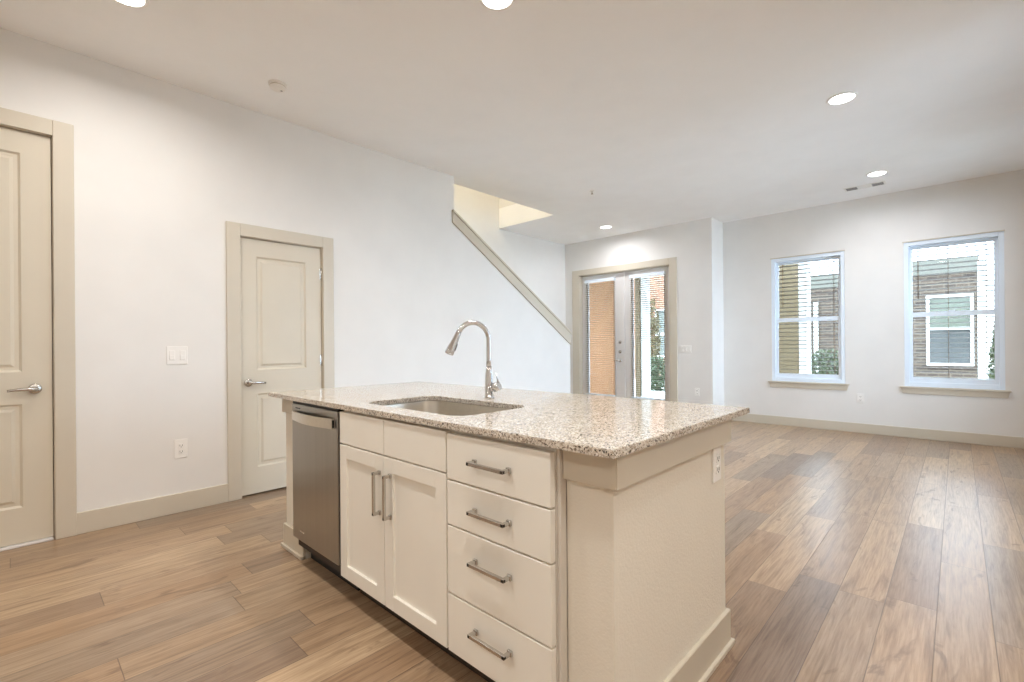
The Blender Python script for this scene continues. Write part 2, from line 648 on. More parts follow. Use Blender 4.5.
def slab_with_panels(x0, x1, z0, z1, y, thick, panels):
    mb = MB()
    xs = [x0, panels[0][0], panels[0][1], x1]
    zs = [z0]
    for p in sorted(panels, key=lambda q: q[2]):
        zs += [p[2], p[3]]
    zs.append(z1)
    holes = {(round(p[0], 4), round(p[2], 4)) for p in panels}
    for i in range(3):
        for j in range(len(zs) - 1):
            if (round(xs[i], 4), round(zs[j], 4)) in holes:
                panel_face(mb, xs[i], xs[i + 1], zs[j], zs[j + 1], y, 0.011)
            else:
                q = [mb.bm.verts.new((x, y, z)) for x, z in ((xs[i], zs[j]), (xs[i + 1], zs[j]), (xs[i + 1], zs[j + 1]), (xs[i], zs[j + 1]))]
                mb.bm.faces.new(q)
    # sides and back
    yb = y + thick
    for (a, b) in (((x0, z0), (x1, z0)), ((x1, z0), (x1, z1)), ((x1, z1), (x0, z1)), ((x0, z1), (x0, z0))):
        q = [mb.bm.verts.new(v) for v in ((a[0], y, a[1]), (a[0], yb, a[1]), (b[0], yb, b[1]), (b[0], y, b[1]))]
        mb.bm.faces.new(q)
    q = [mb.bm.verts.new(v) for v in ((x0, yb, z0), (x0, yb, z1), (x1, yb, z1), (x1, yb, z0))]
    mb.bm.faces.new(q)
    bmesh.ops.remove_doubles(mb.bm, verts=mb.bm.verts, dist=0.0002)
    bmesh.ops.recalc_face_normals(mb.bm, faces=mb.bm.faces)
    return mb


def lever(x, z, y, sx, parent):
    """lever handle: rosette, neck and a bent lever that points along sx"""
    mb = MB()
    mb.lathe((x, y, z), [(0.031, 0), (0.031, -0.006), (0.026, -0.012), (0.012, -0.014)], 'y', 28)
    mb.tube([(x, y - 0.010, z), (x, y - 0.048, z)], 0.0105)
    mb.tube([(x - sx * 0.012, y - 0.048, z), (x + sx * 0.03, y - 0.050, z + 0.002), (x + sx * 0.075, y - 0.046, z), (x + sx * 0.115, y - 0.043, z - 0.004)],
            [0.0125, 0.0115, 0.0095, 0.0075])
    return mb.build('lever_handle', 'nickel', parent)


def hinge(x, z, y, parent):
    mb = MB()
    mb.tube([(x, y - 0.004, z - 0.05), (x, y - 0.004, z + 0.05)], 0.007, 10)
    mb.box(x - 0.012, x + 0.012, y - 0.002, y + 0.002, z - 0.045, z + 0.045)
    return mb.build('hinge', 'nickel', parent)


def flush_door(name, label, d, cas_w, panels, lever_x, lever_dir, lever_z, hinge_x, zbot):
    x0, x1, zt = d
    root = struct(thing(name, label, 'door', ((x0 + x1) / 2, LY, 0)))
    ys = LY + 0.012
    c = MB()
    yf, yb = LY - 0.019, LY
    c.box(x0 - g - cas_w, x0 - 0.008, yf, yb, 0, zt + cas_w + g, b=0.003)
    c.box(x1 + 0.008, x1 + g + cas_w, yf, yb, 0, zt + cas_w + g, b=0.003)
    c.box(x0 - 0.008, x1 + 0.008, yf, yb, zt + 0.008, zt + cas_w + g, b=0.003)
    c.build('casing', 'trim', root)
    j = MB()
    j.box(x0 - g, x0 - 0.004, LY, Y1, 0, zt + g)
    j.box(x1 + 0.004, x1 + g, LY, Y1, 0, zt + g)
    j.box(x0 - g, x1 + g, LY, Y1, zt + 0.004, zt + g)
    j.box(x0 - 0.002, x0 + 0.014, ys + 0.042, ys + 0.055, 0, zt)      # stops
    j.box(x1 - 0.014, x1 + 0.002, ys + 0.042, ys + 0.055, 0, zt)
    j.build('jamb', 'trim', root)
    sl = slab_with_panels(x0, x1, zbot, zt, ys, 0.038, panels).build('slab', 'door', root)
    lever(lever_x, lever_z, ys, lever_dir, sl)
    for z in (zt - 0.22, zt * 0.52, 0.25):
        hinge(hinge_x, z, ys, sl)
    return root


pz = 0.115
d1 = flush_door('door_1', 'tall greige panel door whose lever points away from the smaller panel door', D1, 0.092,
                [(D1[0] + 0.13, 0.036, 1.036, 2.345), (D1[0] + 0.13, 0.036, 0.228, 0.845)],
                0.090, -1, 0.932, D1[0] - 0.002, 0.018)
MB().box(D1[0], D1[1], LY - 0.012, LY + 0.05, 0.0, 0.014, b=0.003).build('threshold', 'frdoor', d1)
flush_door('door_2', 'smaller closed greige panel door behind the dishwasher end of the island', D2, 0.092,
           [(1.335, 1.728, 0.993, 1.897), (1.335, 1.728, 0.22, 0.803)],
           1.272, 1, 0.893, D2[1] + 0.003, 0.014)

# ------------------------------------------------------------------ french doors
fr = struct(thing('door_3', 'pair of glazed french doors with white blinds in a greige casing', 'door', (FX, (DY0 + DY1) / 2, 0)))
c = MB()
CW = 0.14
c.box(FX - 0.02, FX, DY1 - 0.012, DY1 + CW, 0, DZ + CW * 0.66, b=0.003)
c.box(FX - 0.02, FX, DY0 - CW * 0.8, DY0 + 0.012, 0, DZ + CW * 0.66, b=0.003)
c.box(FX - 0.02, FX, DY0 + 0.012, DY1 - 0.012, DZ - 0.012, DZ + CW * 0.66, b=0.003)
c.build('casing', 'trim', fr)
j = MB()
j.box(FX, FX + 0.18, DY1 - 0.02, DY1, 0, DZ)
j.box(FX, FX + 0.18, DY0, DY0 + 0.02, 0, DZ)
j.box(FX, FX + 0.18, DY0 + 0.02, DY1 - 0.02, DZ - 0.02, DZ)
j.build('jamb', 'trim', fr)
MB().box(FX + 0.02, FX + 0.18, DY0, DY1, 0, 0.02).build('threshold', 'nickel', fr)
SX = FX + 0.075        # room face of the leaves
YM = 4.155
leaves = []
for (a, b, ga, gb) in ((YM + 0.004, DY1 - 0.024, 4.335, 4.885), (DY0 + 0.024, YM - 0.004, 3.425, 3.985)):
    lf = MB()
    z0, z1 = 0.022, DZ - 0.024
    gz0, gz1 = 0.27, 2.345
    lf.box(SX, SX + 0.044, a, ga, z0, z1, b=0.002)
    lf.box(SX, SX + 0.044, gb, b, z0, z1, b=0.002)
    lf.box(SX, SX + 0.044, ga, gb, z0, gz0, b=0.002)
    lf.box(SX, SX + 0.044, ga, gb, gz1, z1, b=0.002)
    # glazing bead
    for (p, q, r, s_) in ((ga - 0.03, ga, gz0 - 0.03, gz1 + 0.03), (gb, gb + 0.03, gz0 - 0.03, gz1 + 0.03), (ga, gb, gz0 - 0.03, gz0), (ga, gb, gz1, gz1 + 0.03)):
        lf.box(SX - 0.008, SX + 0.002, p, q, r, s_, b=0.003)
    lo = lf.build('leaf', 'frdoor', fr)
    MB().box(SX + 0.019, SX + 0.025, ga, gb, gz0, gz1).build('pane', 'glass', lo)
    leaves.append((lo, ga, gb, gz0, gz1))
MB().box(SX - 0.016, SX, YM - 0.022, YM + 0.022, 0.022, DZ - 0.024, b=0.003).build('astragal', 'frdoor', fr)
lo = leaves[0][0]
hy = 4.232
h_ = MB()
h_.lathe((SX, hy, 0.90), [(0.030, 0), (0.030, -0.008), (0.012, -0.012)], 'x', 24)
h_.tube([(SX - 0.01, hy, 0.90), (SX - 0.05, hy, 0.90)], 0.010)
h_.tube([(SX - 0.05, hy - 0.01, 0.90), (SX - 0.05, hy + 0.05, 0.90), (SX - 0.045, hy + 0.11, 0.898)], [0.011, 0.010, 0.007])
h_.build('lever_handle', 'nickel', lo)
for z in (1.05, 1.215):
    k_ = MB()
    k_.lathe((SX, hy, z), [(0.029, 0), (0.029, -0.010), (0.020, -0.016)], 'x', 24)
    k_.box(SX - 0.034, SX - 0.014, hy - 0.006, hy + 0.006, z - 0.016, z + 0.016, b=0.002)
    k_.build('deadbolt', 'nickel', lo)


# ------------------------------------------------------------------ blinds
def blind(name, label, x, y0, y1, z0, z1, depth, pitch, cords, wand_y, head_h, head_pad, group, cord_mat, tilt=0.0, wand_len=0.62, slat_mat='slat'):
    """slats lie across y, their depth along x, centred on x"""
    root = thing(name, label, 'blind', (x, (y0 + y1) / 2, z1), group)
    hr = MB()
    hr.box(x - depth / 2 - 0.010, x + depth / 2 + 0.004, y0 - head_pad, y1 + head_pad, z1 - head_h, z1, b=0.003)
    hr.build('headrail', 'vinyl', root)
    s = MB()
    z = z1 - head_h - 0.03
    ct, sn = math.cos(tilt), math.sin(tilt)
    while z > z0 + 0.03:
        # a slat with a slight crown
        prof = []
        for k in range(5):
            q = -depth / 2 + depth * k / 4
            crown = 0.0022 * (1 - (2 * q / depth) ** 2)
            prof.append((q, crown))
        top = [(x + q * ct, z + c_ + q * sn + 0.0016) for q, c_ in prof]
        bot = [(x + q * ct, z + c_ + q * sn - 0.0016) for q, c_ in prof[::-1]]
        s.prism(top + bot, 'y', y0, y1)
        z -= pitch
    s.build('slats', slat_mat, root)
    MB().box(x - depth / 2, x + depth / 2, y0, y1, z0, z0 + 0.018, b=0.004).build('bottom_rail', 'vinyl', root)
    for cy in cords:
        cd = MB()
        for dx in (-depth / 2 - 0.001, depth / 2 + 0.001):
            cd.tube([(x + dx, cy, z0 + 0.01), (x + dx, cy, z1 - head_h)], 0.0022, 6)
        cd.build('ladder_cord', cord_mat, root)
    wx = x - depth / 2 - 0.012
    MB().tube([(wx, wand_y, z1 - head_h + 0.004), (wx, wand_y, z1 - head_h - wand_len)], 0.0045, 8).build('wand', cord_mat, root)
    return root


def leaf_blind(leaf_info, label):
    lo_, ga, gb, gz0, gz1 = leaf_info
    return blind('door_blind', label, SX - 0.034, ga - 0.02, gb + 0.02, gz0 + 0.01, gz1 - 0.005, 0.040, 0.034, (ga + 0.09, gb - 0.09), gb - 0.03, 0.055, 0.012,
                 'blinds on the french doors', 'slat', -0.16, 0.9)


leaf_blind(leaves[0], 'white slatted blind on the french door leaf with the lever handle')
leaf_blind(leaves[1], 'white slatted blind on the french door leaf beside the wall switch')


# ------------------------------------------------------------------ windows
def window(name, label, w):
    y0, y1, z0, z1 = w
    root = struct(thing(name, label, 'window', (WX + 0.10, (y0 + y1) / 2, z0)))
    xa, xb = WX + 0.004, WX + 0.164
    f = MB()
    fw2 = 0.045
    f.box(xa, xb, y0, y0 + fw2, z0, z1, b=0.003)
    f.box(xa, xb, y1 - fw2, y1, z0, z1, b=0.003)
    f.box(xa, xb, y0 + fw2, y1 - fw2, z1 - 0.05, z1, b=0.003)
    f.box(xa, xb, y0 + fw2, y1 - fw2, z0, z0 + 0.055, b=0.003)
    f.build('frame', 'vinyl', root)
    ya, yb = y0 + fw2, y1 - fw2
    zm = z0 + (z1 - z0) * 0.492
    for nm, xo, s0, s1, rb, rt in (('lower_sash', 0.008, z0 + 0.055, zm + 0.036, 0.058, 0.058), ('upper_sash', 0.042, zm - 0.022, z1 - 0.05, 0.058, 0.035)):
        s = MB()
        x0, x1 = WX + 0.022 + xo, WX + 0.022 + xo + 0.030
        sw = 0.034
        s.box(x0, x1, ya, ya + sw, s0, s1, b=0.002)
        s.box(x0, x1, yb - sw, yb, s0, s1, b=0.002)
        s.box(x0, x1, ya + sw, yb - sw, s0, s0 + rb, b=0.002)
        s.box(x0, x1, ya + sw, yb - sw, s1 - rt, s1, b=0.002)
        so = s.build(nm, 'vinyl', root)
        MB().box((x0 + x1) / 2 - 0.003, (x0 + x1) / 2 + 0.003, ya + sw, yb - sw, s0 + rb, s1 - rt).build('pane', 'glass', so)
    lk = MB()
    yc = (y0 + y1) / 2
    lk.box(WX + 0.024, WX + 0.040, yc - 0.03, yc + 0.03, zm + 0.036, zm + 0.048, b=0.003)
    lk.build('sash_lock', 'vinyl', root)
    MB().box(WX - 0.012, WX + 0.004, y0 - 0.006, y1 + 0.012, z1 - 0.002, z1 + 0.010, b=0.002).build('valance_shadow_strip', 'trim', root)  # tan strip standing in for the shadow line of the blind valance
    sl = MB()
    sl.box(WX - 0.035, xa, y0 - 0.045, y1 + 0.045, z0 - 0.022, z0, b=0.004)
    sl.build('sill', 'trim', root)
    ap = MB()
    ap.prism([(y0 - 0.035, z0 - 0.022), (y1 + 0.035, z0 - 0.022), (y1 + 0.020, z0 - 0.088), (y0 - 0.020, z0 - 0.088)], 'x', WX - 0.018, WX, 0.002)
    ap.build('apron', 'trim', root)
    return root


window('window_1', 'white single hung window nearer to the french doors', W1)
window('window_2', 'white single hung window showing the neighbouring brick wall and its window', W2)
for w, lab in ((W1, 'white slatted blind in the window nearer to the french doors'), (W2, 'white slatted blind in the window farther from the french doors')):
    blind('window_blind', lab, WX + 0.127, w[0] + 0.050, w[1] - 0.050, w[2] + 0.058, w[3] - 0.052, 0.060, 0.0595,
          ((w[0] + w[1]) / 2 + 0.03, w[0] + 0.14), w[1] - 0.13, 0.030, 0.0, 'blinds in the two windows', 'cord', -0.12, 0.62, 'slat_brown')


for nm, (x0, x1, z0, z1) in (('window_3', W3), ('window_4', W4)):
    root = struct(thing(nm, 'bare white window in the side wall of the living area', 'window', ((x0 + x1) / 2, RY, z0)))
    f = MB()
    for bxs in ((x0, x0 + 0.05, z0, z1), (x1 - 0.05, x1, z0, z1), (x0 + 0.05, x1 - 0.05, z0, z0 + 0.05), (x0 + 0.05, x1 - 0.05, z1 - 0.05, z1),
                (x0 + 0.05, x1 - 0.05, (z0 + z1) / 2 - 0.025, (z0 + z1) / 2 + 0.025)):
        f.box(bxs[0], bxs[1], RY - 0.13, RY - 0.06, bxs[2], bxs[3], b=0.003)
    f.build('frame', 'vinyl', root)
    MB().box(x0 + 0.05, x1 - 0.05, RY - 0.10, RY - 0.094, z0 + 0.05, z1 - 0.05).build('pane', 'glass', root)
    MB().box(x0 - 0.045, x1 + 0.045, RY - 0.06, RY + 0.035, z0 - 0.022, z0, b=0.004).build('sill', 'trim', root)


# ------------------------------------------------------------------ wall plates
def plate_xz(name, label, cat, x0, x1, z0, z1, kind, n, face='left', y=LY, group=None):
    """cover plate; face 'left': on a wall looking -y at y; 'far': on a wall looking -x at x=y (x0,x1 are then y values)"""
    if face == 'left':
        loc = ((x0 + x1) / 2, y, (z0 + z1) / 2)
        def bx(mb, a0, a1, d0, d1, c0, c1, b=0.0):
            mb.box(a0, a1, y - d1, y - d0, c0, c1, b=b)
    else:
        loc = (y, (x0 + x1) / 2, (z0 + z1) / 2)
        def bx(mb, a0, a1, d0, d1, c0, c1, b=0.0):
            mb.box(y - d1, y - d0, a0, a1, c0, c1, b=b)
    root = thing(name, label, cat, loc, group)
    mb = MB()
    bx(mb, x0, x1, 0.0, 0.007, z0, z1, b=0.003)
    mb.build('cover_plate', 'plate', root)
    wd = (x1 - x0) / n
    zc = (z0 + z1) / 2
    for k in range(n):
        c = x0 + wd * (k + 0.5)
        if kind == 'switch':
            mb = MB()
            bx(mb, c - 0.017, c + 0.017, 0.006, 0.010, zc - 0.034, zc + 0.034, b=0.002)
            bx(mb, c - 0.0145, c + 0.0145, 0.009, 0.013, zc - 0.030, zc + 0.001, b=0.0015)
            mb.build('rocker', 'plate', root)
        else:
            for dz in (0.021, -0.021):
                mb = MB()
                bx(mb, c - 0.017, c + 0.017, 0.006, 0.010, zc + dz - 0.0155, zc + dz + 0.0155, b=0.004)
                rc = mb.build('receptacle', 'plate', root)
                mb = MB()
                bx(mb, c - 0.0085, c - 0.006, 0.0095, 0.0106, zc + dz - 0.004, zc + dz + 0.008)
                bx(mb, c + 0.006, c + 0.0085, 0.0095, 0.0106, zc + dz - 0.004, zc + dz + 0.008)
                bx(mb, c - 0.0025, c + 0.0025, 0.0095, 0.0106, zc + dz - 0.011, zc + dz - 0.006)
                mb.build('slots', 'slot', rc)
    return root


plate_xz('light_switch', 'white double rocker switch plate on the wall between the two panel doors', 'light switch', 0.742, 0.868, 1.055, 1.185, 'switch', 2)
plate_xz('power_outlet', 'white wall outlet below the double switch between the panel doors', 'outlet', 0.782, 0.862, 0.385, 0.52, 'outlet', 1, group='white wall outlets')
plate_xz('light_switch', 'white switch plate on the wall beside the french doors', 'light switch', 2.955, 3.125, 1.04, 1.155, 'switch', 3, 'far', FX)
plate_xz('power_outlet', 'white wall outlet low beside the french doors under the switch plate', 'outlet', 2.835, 2.91, 0.385, 0.505, 'outlet', 1, 'far', FX, 'white wall outlets')
plate_xz('power_outlet', 'white wall outlet low between the two windows', 'outlet', 0.885, 0.962, 0.39, 0.51, 'outlet', 1, 'far', WX, 'white wall outlets')

# ------------------------------------------------------------------ kitchen island
CT = 0.908             # worktop top
CB = 0.886             # worktop underside
EY = 0.665             # end wall face
PX = 1.09              # front of the end wall
BX = 1.905             # back of the island
LE = 2.885             # other end

iw = MB()
iw.box(PX, BX, EY, 0.818, 0, CB)                        # end wall
iw.box(BX - 0.11, BX, 0.818, 2.625, 0, CB)          # back wall
iw.box(1.105, BX, 2.625, LE, 0, CB)                 # end beyond the dishwasher
isl = thing('kitchen_island', 'cream painted island body with panelled end, top trim and baseboard', 'kitchen island', (1.5, 1.75, 0))
iw.build('painted_body', 'pony', isl)
tr = MB()
TZ = 0.790
def ell(mb, of, oe, ob, z0, z1, b):
    mb.prism([(PX - of, 0.818), (PX - of, EY - oe), (BX + ob, EY - oe), (BX + ob, EY), (PX, EY), (PX, 0.818)], 'z', z0, z1, b)


ell(tr, 0.020, 0.022, 0.016, TZ, CB, 0.003)
tr.box(BX, BX + 0.016, EY, LE, TZ, CB, b=0.003)
tr.box(1.088, 1.105, 2.625, LE + 0.016, TZ, CB, b=0.003)
tr.box(1.105, BX, LE, LE + 0.016, TZ, CB, b=0.003)
tr.build('top_trim', 'trim', isl)
bb = MB()
for (o_, h2) in ((0.015, 0.135), (0.027, 0.018)):
    ell(bb, o_, o_, o_, 0, h2, 0.002)
    bb.box(BX, BX + o_, EY, LE, 0, h2, b=0.002)
    bb.box(1.105 - o_, 1.105, 2.625, LE + o_, 0, h2, b=0.002)
    bb.box(1.105, BX, LE, LE + o_, 0, h2, b=0.002)
bb.build('base_trim', 'trim', isl)
plate_xz('power_outlet', 'white outlet on the end of the kitchen island under the worktop', 'outlet', 1.775, 1.852, 0.655, 0.786, 'outlet', 1, 'left', EY - 0.0005, 'white wall outlets')

FR = 1.032             # front of doors and drawers
CX = 1.055             # front of the cabinet boxes


def shaker(y0, y1, z0, z1):
    """framed door with a recessed flat panel"""
    mb = MB()
    fw3 = 0.060
    b = 0.0015
    mb.box(FR, CX - 0.002, y0, y0 + fw3, z0, z1, b=b)
    mb.box(FR, CX - 0.002, y1 - fw3, y1, z0, z1, b=b)
    mb.box(FR, CX - 0.002, y0 + fw3, y1 - fw3, z0, z0 + fw3, b=b)
    mb.box(FR, CX - 0.002, y0 + fw3, y1 - fw3, z1 - fw3, z1, b=b)
    mb.box(FR + 0.011, CX - 0.004, y0 + fw3 - 0.004, y1 - fw3 + 0.004, z0 + fw3 - 0.004, z1 - fw3 + 0.004)
    return mb


def bar_pull(parent, a, b, vertical=False):
    """square bar pull standing off on two posts; a, b: (y, z) of the bar's ends"""
    mb = MB()
    xo, xi = FR - 0.036, FR - 0.025
    if vertical:
        y = a[0]
        z0, z1 = sorted((a[1], b[1]))
        mb.box(xo, xi, y - 0.006, y + 0.006, z0, z1, b=0.0015)
        for z in (z0, z1 - 0.012):
            mb.box(xo, FR, y - 0.0058, y + 0.0058, z, z + 0.012, b=0.0015)
            mb.box(FR - 0.008, FR, y - 0.009, y + 0.009, z - 0.003, z + 0.015, b=0.002)
    else:
        z = a[1]
        y0, y1 = sorted((a[0], b[0]))
        mb.box(xo, xi, y0, y1, z - 0.006, z + 0.006, b=0.0015)
        for y in (y0, y1 - 0.012):
            mb.box(xo, FR, y, y + 0.012, z - 0.0058, z + 0.0058, b=0.0015)
            mb.box(FR - 0.008, FR, y - 0.003, y + 0.015, z - 0.009, z + 0.009, b=0.002)
    return mb.build('bar_handle', 'nickel', parent)


# drawer cabinet
dc = thing('drawer_cabinet', 'white base cabinet with four drawers and bar handles', 'cabinet', (1.3, 1.06, 0))
cb = MB()
cb.box(CX, 1.60, 0.8305, 1.296, 0.115, CB)
cb.build('cabinet_box', 'carcass', dc)
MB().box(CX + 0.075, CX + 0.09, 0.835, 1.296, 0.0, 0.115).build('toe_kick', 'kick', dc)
MB().box(CX + 0.004, PX - 0.001, 0.8185, 0.8300, 0.0, CB, b=0.002).build('scribe_strip', 'carcass', dc)
rows = [(0.712, 0.868), (0.556, 0.706), (0.320, 0.550), (0.117, 0.314)]
pulls = [0.792, 0.633, 0.468, 0.239]
for (z0, z1), zp in zip(rows, pulls):
    d = MB().box(FR, CX - 0.001, 0.832, 1.2905, z0, z1, b=0.002).build('drawer', 'white', dc)
    bar_pull(d, (0.985, zp), (1.150, zp))

# sink base
sb = thing('sink_cabinet', 'white base cabinet with two framed doors below the sink', 'cabinet', (1.3, 1.69, 0))
cb = MB()
cb.box(CX, 1.075, 1.300, 2.074, 0.115, CB)                 # face frame
cb.box(1.075, 1.60, 1.300, 1.318, 0.115, CB)
cb.box(1.075, 1.60, 2.056, 2.074, 0.115, CB)
cb.box(1.075, 1.60, 1.318, 2.056, 0.115, 0.133)
cb.build('cabinet_box', 'carcass', sb)
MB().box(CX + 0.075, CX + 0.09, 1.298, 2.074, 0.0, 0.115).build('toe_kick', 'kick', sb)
for (y0, y1, hy_) in ((1.6995, 2.072, 1.7265), (1.299, 1.6945, 1.6475)):
    MB().box(FR, CX - 0.001, y0, y1, 0.730, 0.873, b=0.002).build('false_drawer_front', 'white', sb)
    d = shaker(y0, y1, 0.117, 0.724).build('cabinet_door', 'white', sb)
    bar_pull(d, (hy_, 0.484), (hy_, 0.660), True)

# dishwasher
dw = thing('dishwasher', 'stainless steel dishwasher built into the end of the island', 'dishwasher', (1.3, 2.345, 0))
A0, A1 = 2.084, 2.612
MB().box(FR + 0.028, 1.60, A0 + 0.006, A1 - 0.004, 0.10, CB - 0.004).build('tub_box', 'kick', dw)
dp = MB()
dp.box(FR, FR + 0.027, A0 + 0.012, A1, 0.153, 0.868, b=0.004)
panel = dp.build('door_panel', 'steel', dw)
MB().box(FR + 0.004, FR + 0.027, A0 + 0.012, A1, 0.8685, 0.882, b=0.002).build('control_strip', 'dark', dw)
hb = MB()
N = 20
ring = []
for k in range(N + 1):
    t_ = k / N
    y = A1 - 0.034 - t_ * (A1 - A0 - 0.071)
    bow = 0.014 + 0.026 * math.sin(math.pi * t_)
    ring.append((FR - bow, y))
outer = ring
inner = [(x + 0.012, y) for x, y in ring][::-1]
hb.prism(outer + inner, 'z', 0.786, 0.834, 0.002)
hb.box(FR - 0.012, FR + 0.002, A1 - 0.056, A1 - 0.034, 0.790, 0.830, b=0.002)
hb.box(FR - 0.012, FR + 0.002, A0 + 0.038, A0 + 0.058, 0.790, 0.830, b=0.002)
hb.build('handle', 'sink', panel)
MB().box(FR - 0.013, FR - 0.003, A0 + 0.0352, A0 + 0.0372, 0.792, 0.828).build('handle_end_cap', 'dark', panel)
lg = MB()
lg.box(FR - 0.001, FR + 0.001, 2.505, 2.565, 0.846, 0.852, b=0.0008)
lg.build('badge', 'dark', panel)
MB().box(FR - 0.001, FR + 0.001, 2.47, 2.515, 0.203, 0.209, b=0.0008).build('lower_badge', 'nickel', panel)
kp = MB()
kp.box(FR + 0.095, FR + 0.11, A0 + 0.004, A1 - 0.004, 0.004, 0.098)
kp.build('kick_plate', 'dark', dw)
for y in (A0 + 0.05, A1 - 0.05):
    MB().tube([(FR + 0.16, y, 0.0), (FR + 0.16, y, 0.10)], 0.014, 12).build('foot', 'dark', dw)

# worktop with a cut-out for the sink
WX0, WX1, WY0, WY1 = 1.022, 2.082, 0.624, 2.925
SK = (1.132, 1.532, 1.338, 2.036)
SR = 0.075
ct = MB()
hole = rounded_rect(*SK, SR, 8)
outer = [(WX1, WY1), (WX0, WY1), (WX0, WY0), (WX1, WY0)]
n = len(hole)
per = n // 4
for z, flip in ((CT, False), (CB, True)):
    hv = [ct.bm.verts.new((x, y, z)) for x, y in hole]
    ov = [ct.bm.verts.new((x, y, z)) for x, y in outer]
    for q in range(4):
        seg = hv[q * per:(q + 1) * per]
        for a, b in zip(seg, seg[1:]):
            ct.bm.faces.new((ov[q], a, b) if flip else (ov[q], b, a))
        nx = hv[((q + 1) * per) % n]
        o2 = ov[(q + 1) % 4]
        ct.bm.faces.new((ov[q], seg[-1], nx, o2) if flip else (ov[q], o2, nx, seg[-1]))
    if not flip:
        top_h, top_o = hv, ov
    else:
        bot_h, bot_o = hv, ov
for k in range(n):
    ct.bm.faces.new((top_h[k], top_h[(k + 1) % n], bot_h[(k + 1) % n], bot_h[k]))
for k in range(4):
    ct.bm.faces.new((top_o[k], top_o[(k + 1) % 4], bot_o[(k + 1) % 4], bot_o[k]))
bmesh.ops.recalc_face_normals(ct.bm, faces=ct.bm.faces)
edge = [e for e in ct.bm.edges if len(e.link_faces) == 2 and abs(e.verts[0].co.z - e.verts[1].co.z) < 1e-6 and abs(e.link_faces[0].normal.z - e.link_faces[1].normal.z) > 0.5
        and (e.verts[0] in top_o or e.verts[0] in top_h)]
bmesh.ops.bevel(ct.bm, geom=edge, offset=0.0025, segments=2, affect='EDGES')
tag(ct.build('countertop', 'granite'), 'polished speckled beige granite worktop on the kitchen island', 'countertop')

# undermount sink
sk = thing('sink', 'stainless steel undermount sink set in the granite worktop', 'sink', ((SK[0] + SK[1]) / 2, (SK[2] + SK[3]) / 2, 0.68))
bo = MB()
loops = []
for ins, z, rr_ in ((-0.012, CB - 0.001, 0.085), (-0.004, CB - 0.001, SR), (-0.003, CB - 0.006, SR), (0.004, 0.72, SR), (0.010, 0.695, SR - 0.008), (0.028, 0.682, SR - 0.02), (0.06, 0.680, 0.03)):
    loops.append([bo.bm.verts.new((x, y, z)) for x, y in rounded_rect(SK[0] + ins, SK[1] - ins, SK[2] + ins, SK[3] - ins, rr_, 8)])
for a, b in zip(loops, loops[1:]):
    for k in range(len(a)):
        f = bo.bm.faces.new((a[k], a[(k + 1) % len(a)], b[(k + 1) % len(a)], b[k]))
        f.smooth = True
bo.bm.faces.new(loops[-1])
bmesh.ops.recalc_face_normals(bo.bm, faces=bo.bm.faces)
bowl = bo.build('bowl', 'sink', sk)
sol = bowl.modifiers.new('thickness', 'SOLIDIFY')
sol.thickness = 0.0012
sol.offset = -1
dr = MB()
dr.lathe((1.36, 1.69, 0.681), [(0.055, 0.0), (0.055, 0.002), (0.045, 0.004), (0.038, 0.0035)], 'z', 28)
dr.build('drain', 'nickel', sk)

# faucet
fx, fy = 1.641, 1.712
fc = thing('faucet', 'chrome pull-down kitchen faucet with high arched spout behind the sink', 'faucet', (fx, fy, CT))
bd = MB()
bd.lathe((fx, fy, CT), [(0.027, 0.0), (0.027, 0.006), (0.022, 0.010), (0.0195, 0.10), (0.016, 0.135), (0.0135, 0.16)], 'z', 28)
bd.build('body', 'chrome', fc)
ang = R(20)
dx, dy = -math.cos(ang), math.sin(ang)


def fp(r, z):
    return (fx + dx * r, fy + dy * r, z)


sp = MB()
pts = [fp(0, CT + 0.15), fp(0, 1.10), fp(0, 1.19)]
rad = 0.084
cz = 1.198
for k in range(0, 15):
    a = R(180 - 11.0 * k)
    pts.append(fp(rad + rad * math.cos(a), cz + rad * math.sin(a) * 1.04))
sp.tube(pts, 0.0125, 18)
sp.build('spout', 'chrome', fc, )
ex, ez = rad + rad * math.cos(R(26)), cz + rad * math.sin(R(26)) * 1.04
dirx, dirz = 0.44, -0.898
hd = MB()
hp = [fp(ex + dirx * t_, ez + dirz * t_) for t_ in (-0.004, 0.012, 0.05, 0.095, 0.112, 0.116)]
hd.tube(hp, [0.0132, 0.0145, 0.0165, 0.0215, 0.0225, 0.019], 20)
hd.build('spray_head', 'chrome', fc)
bt = MB()
b0 = fp(ex + dirx * 0.055 - 0.0155, ez + dirz * 0.055 - 0.006)
b1 = fp(ex + dirx * 0.092 - 0.0185, ez + dirz * 0.092 - 0.006)
bt.tube([b0, b1], 0.0055, 10)
bt.build('spray_button', 'dark', fc)
hx, hy2 = 0.30, -0.954
hh = MB()


def hpnt(r, z):
    return (fx + hx * r, fy + hy2 * r, z)


hh.tube([hpnt(0.012, 0.955), hpnt(0.026, 0.960)], 0.019, 18)
hh.tube([hpnt(0.027, 0.9605), hpnt(0.058, 0.973)], [0.0235, 0.0235], 20)
hh.tube([hpnt(0.052, 0.985), hpnt(0.046, 1.015), hpnt(0.038, 1.035)], [0.0042, 0.0038, 0.0034], 10)
hh.build('lever', 'chrome', fc)


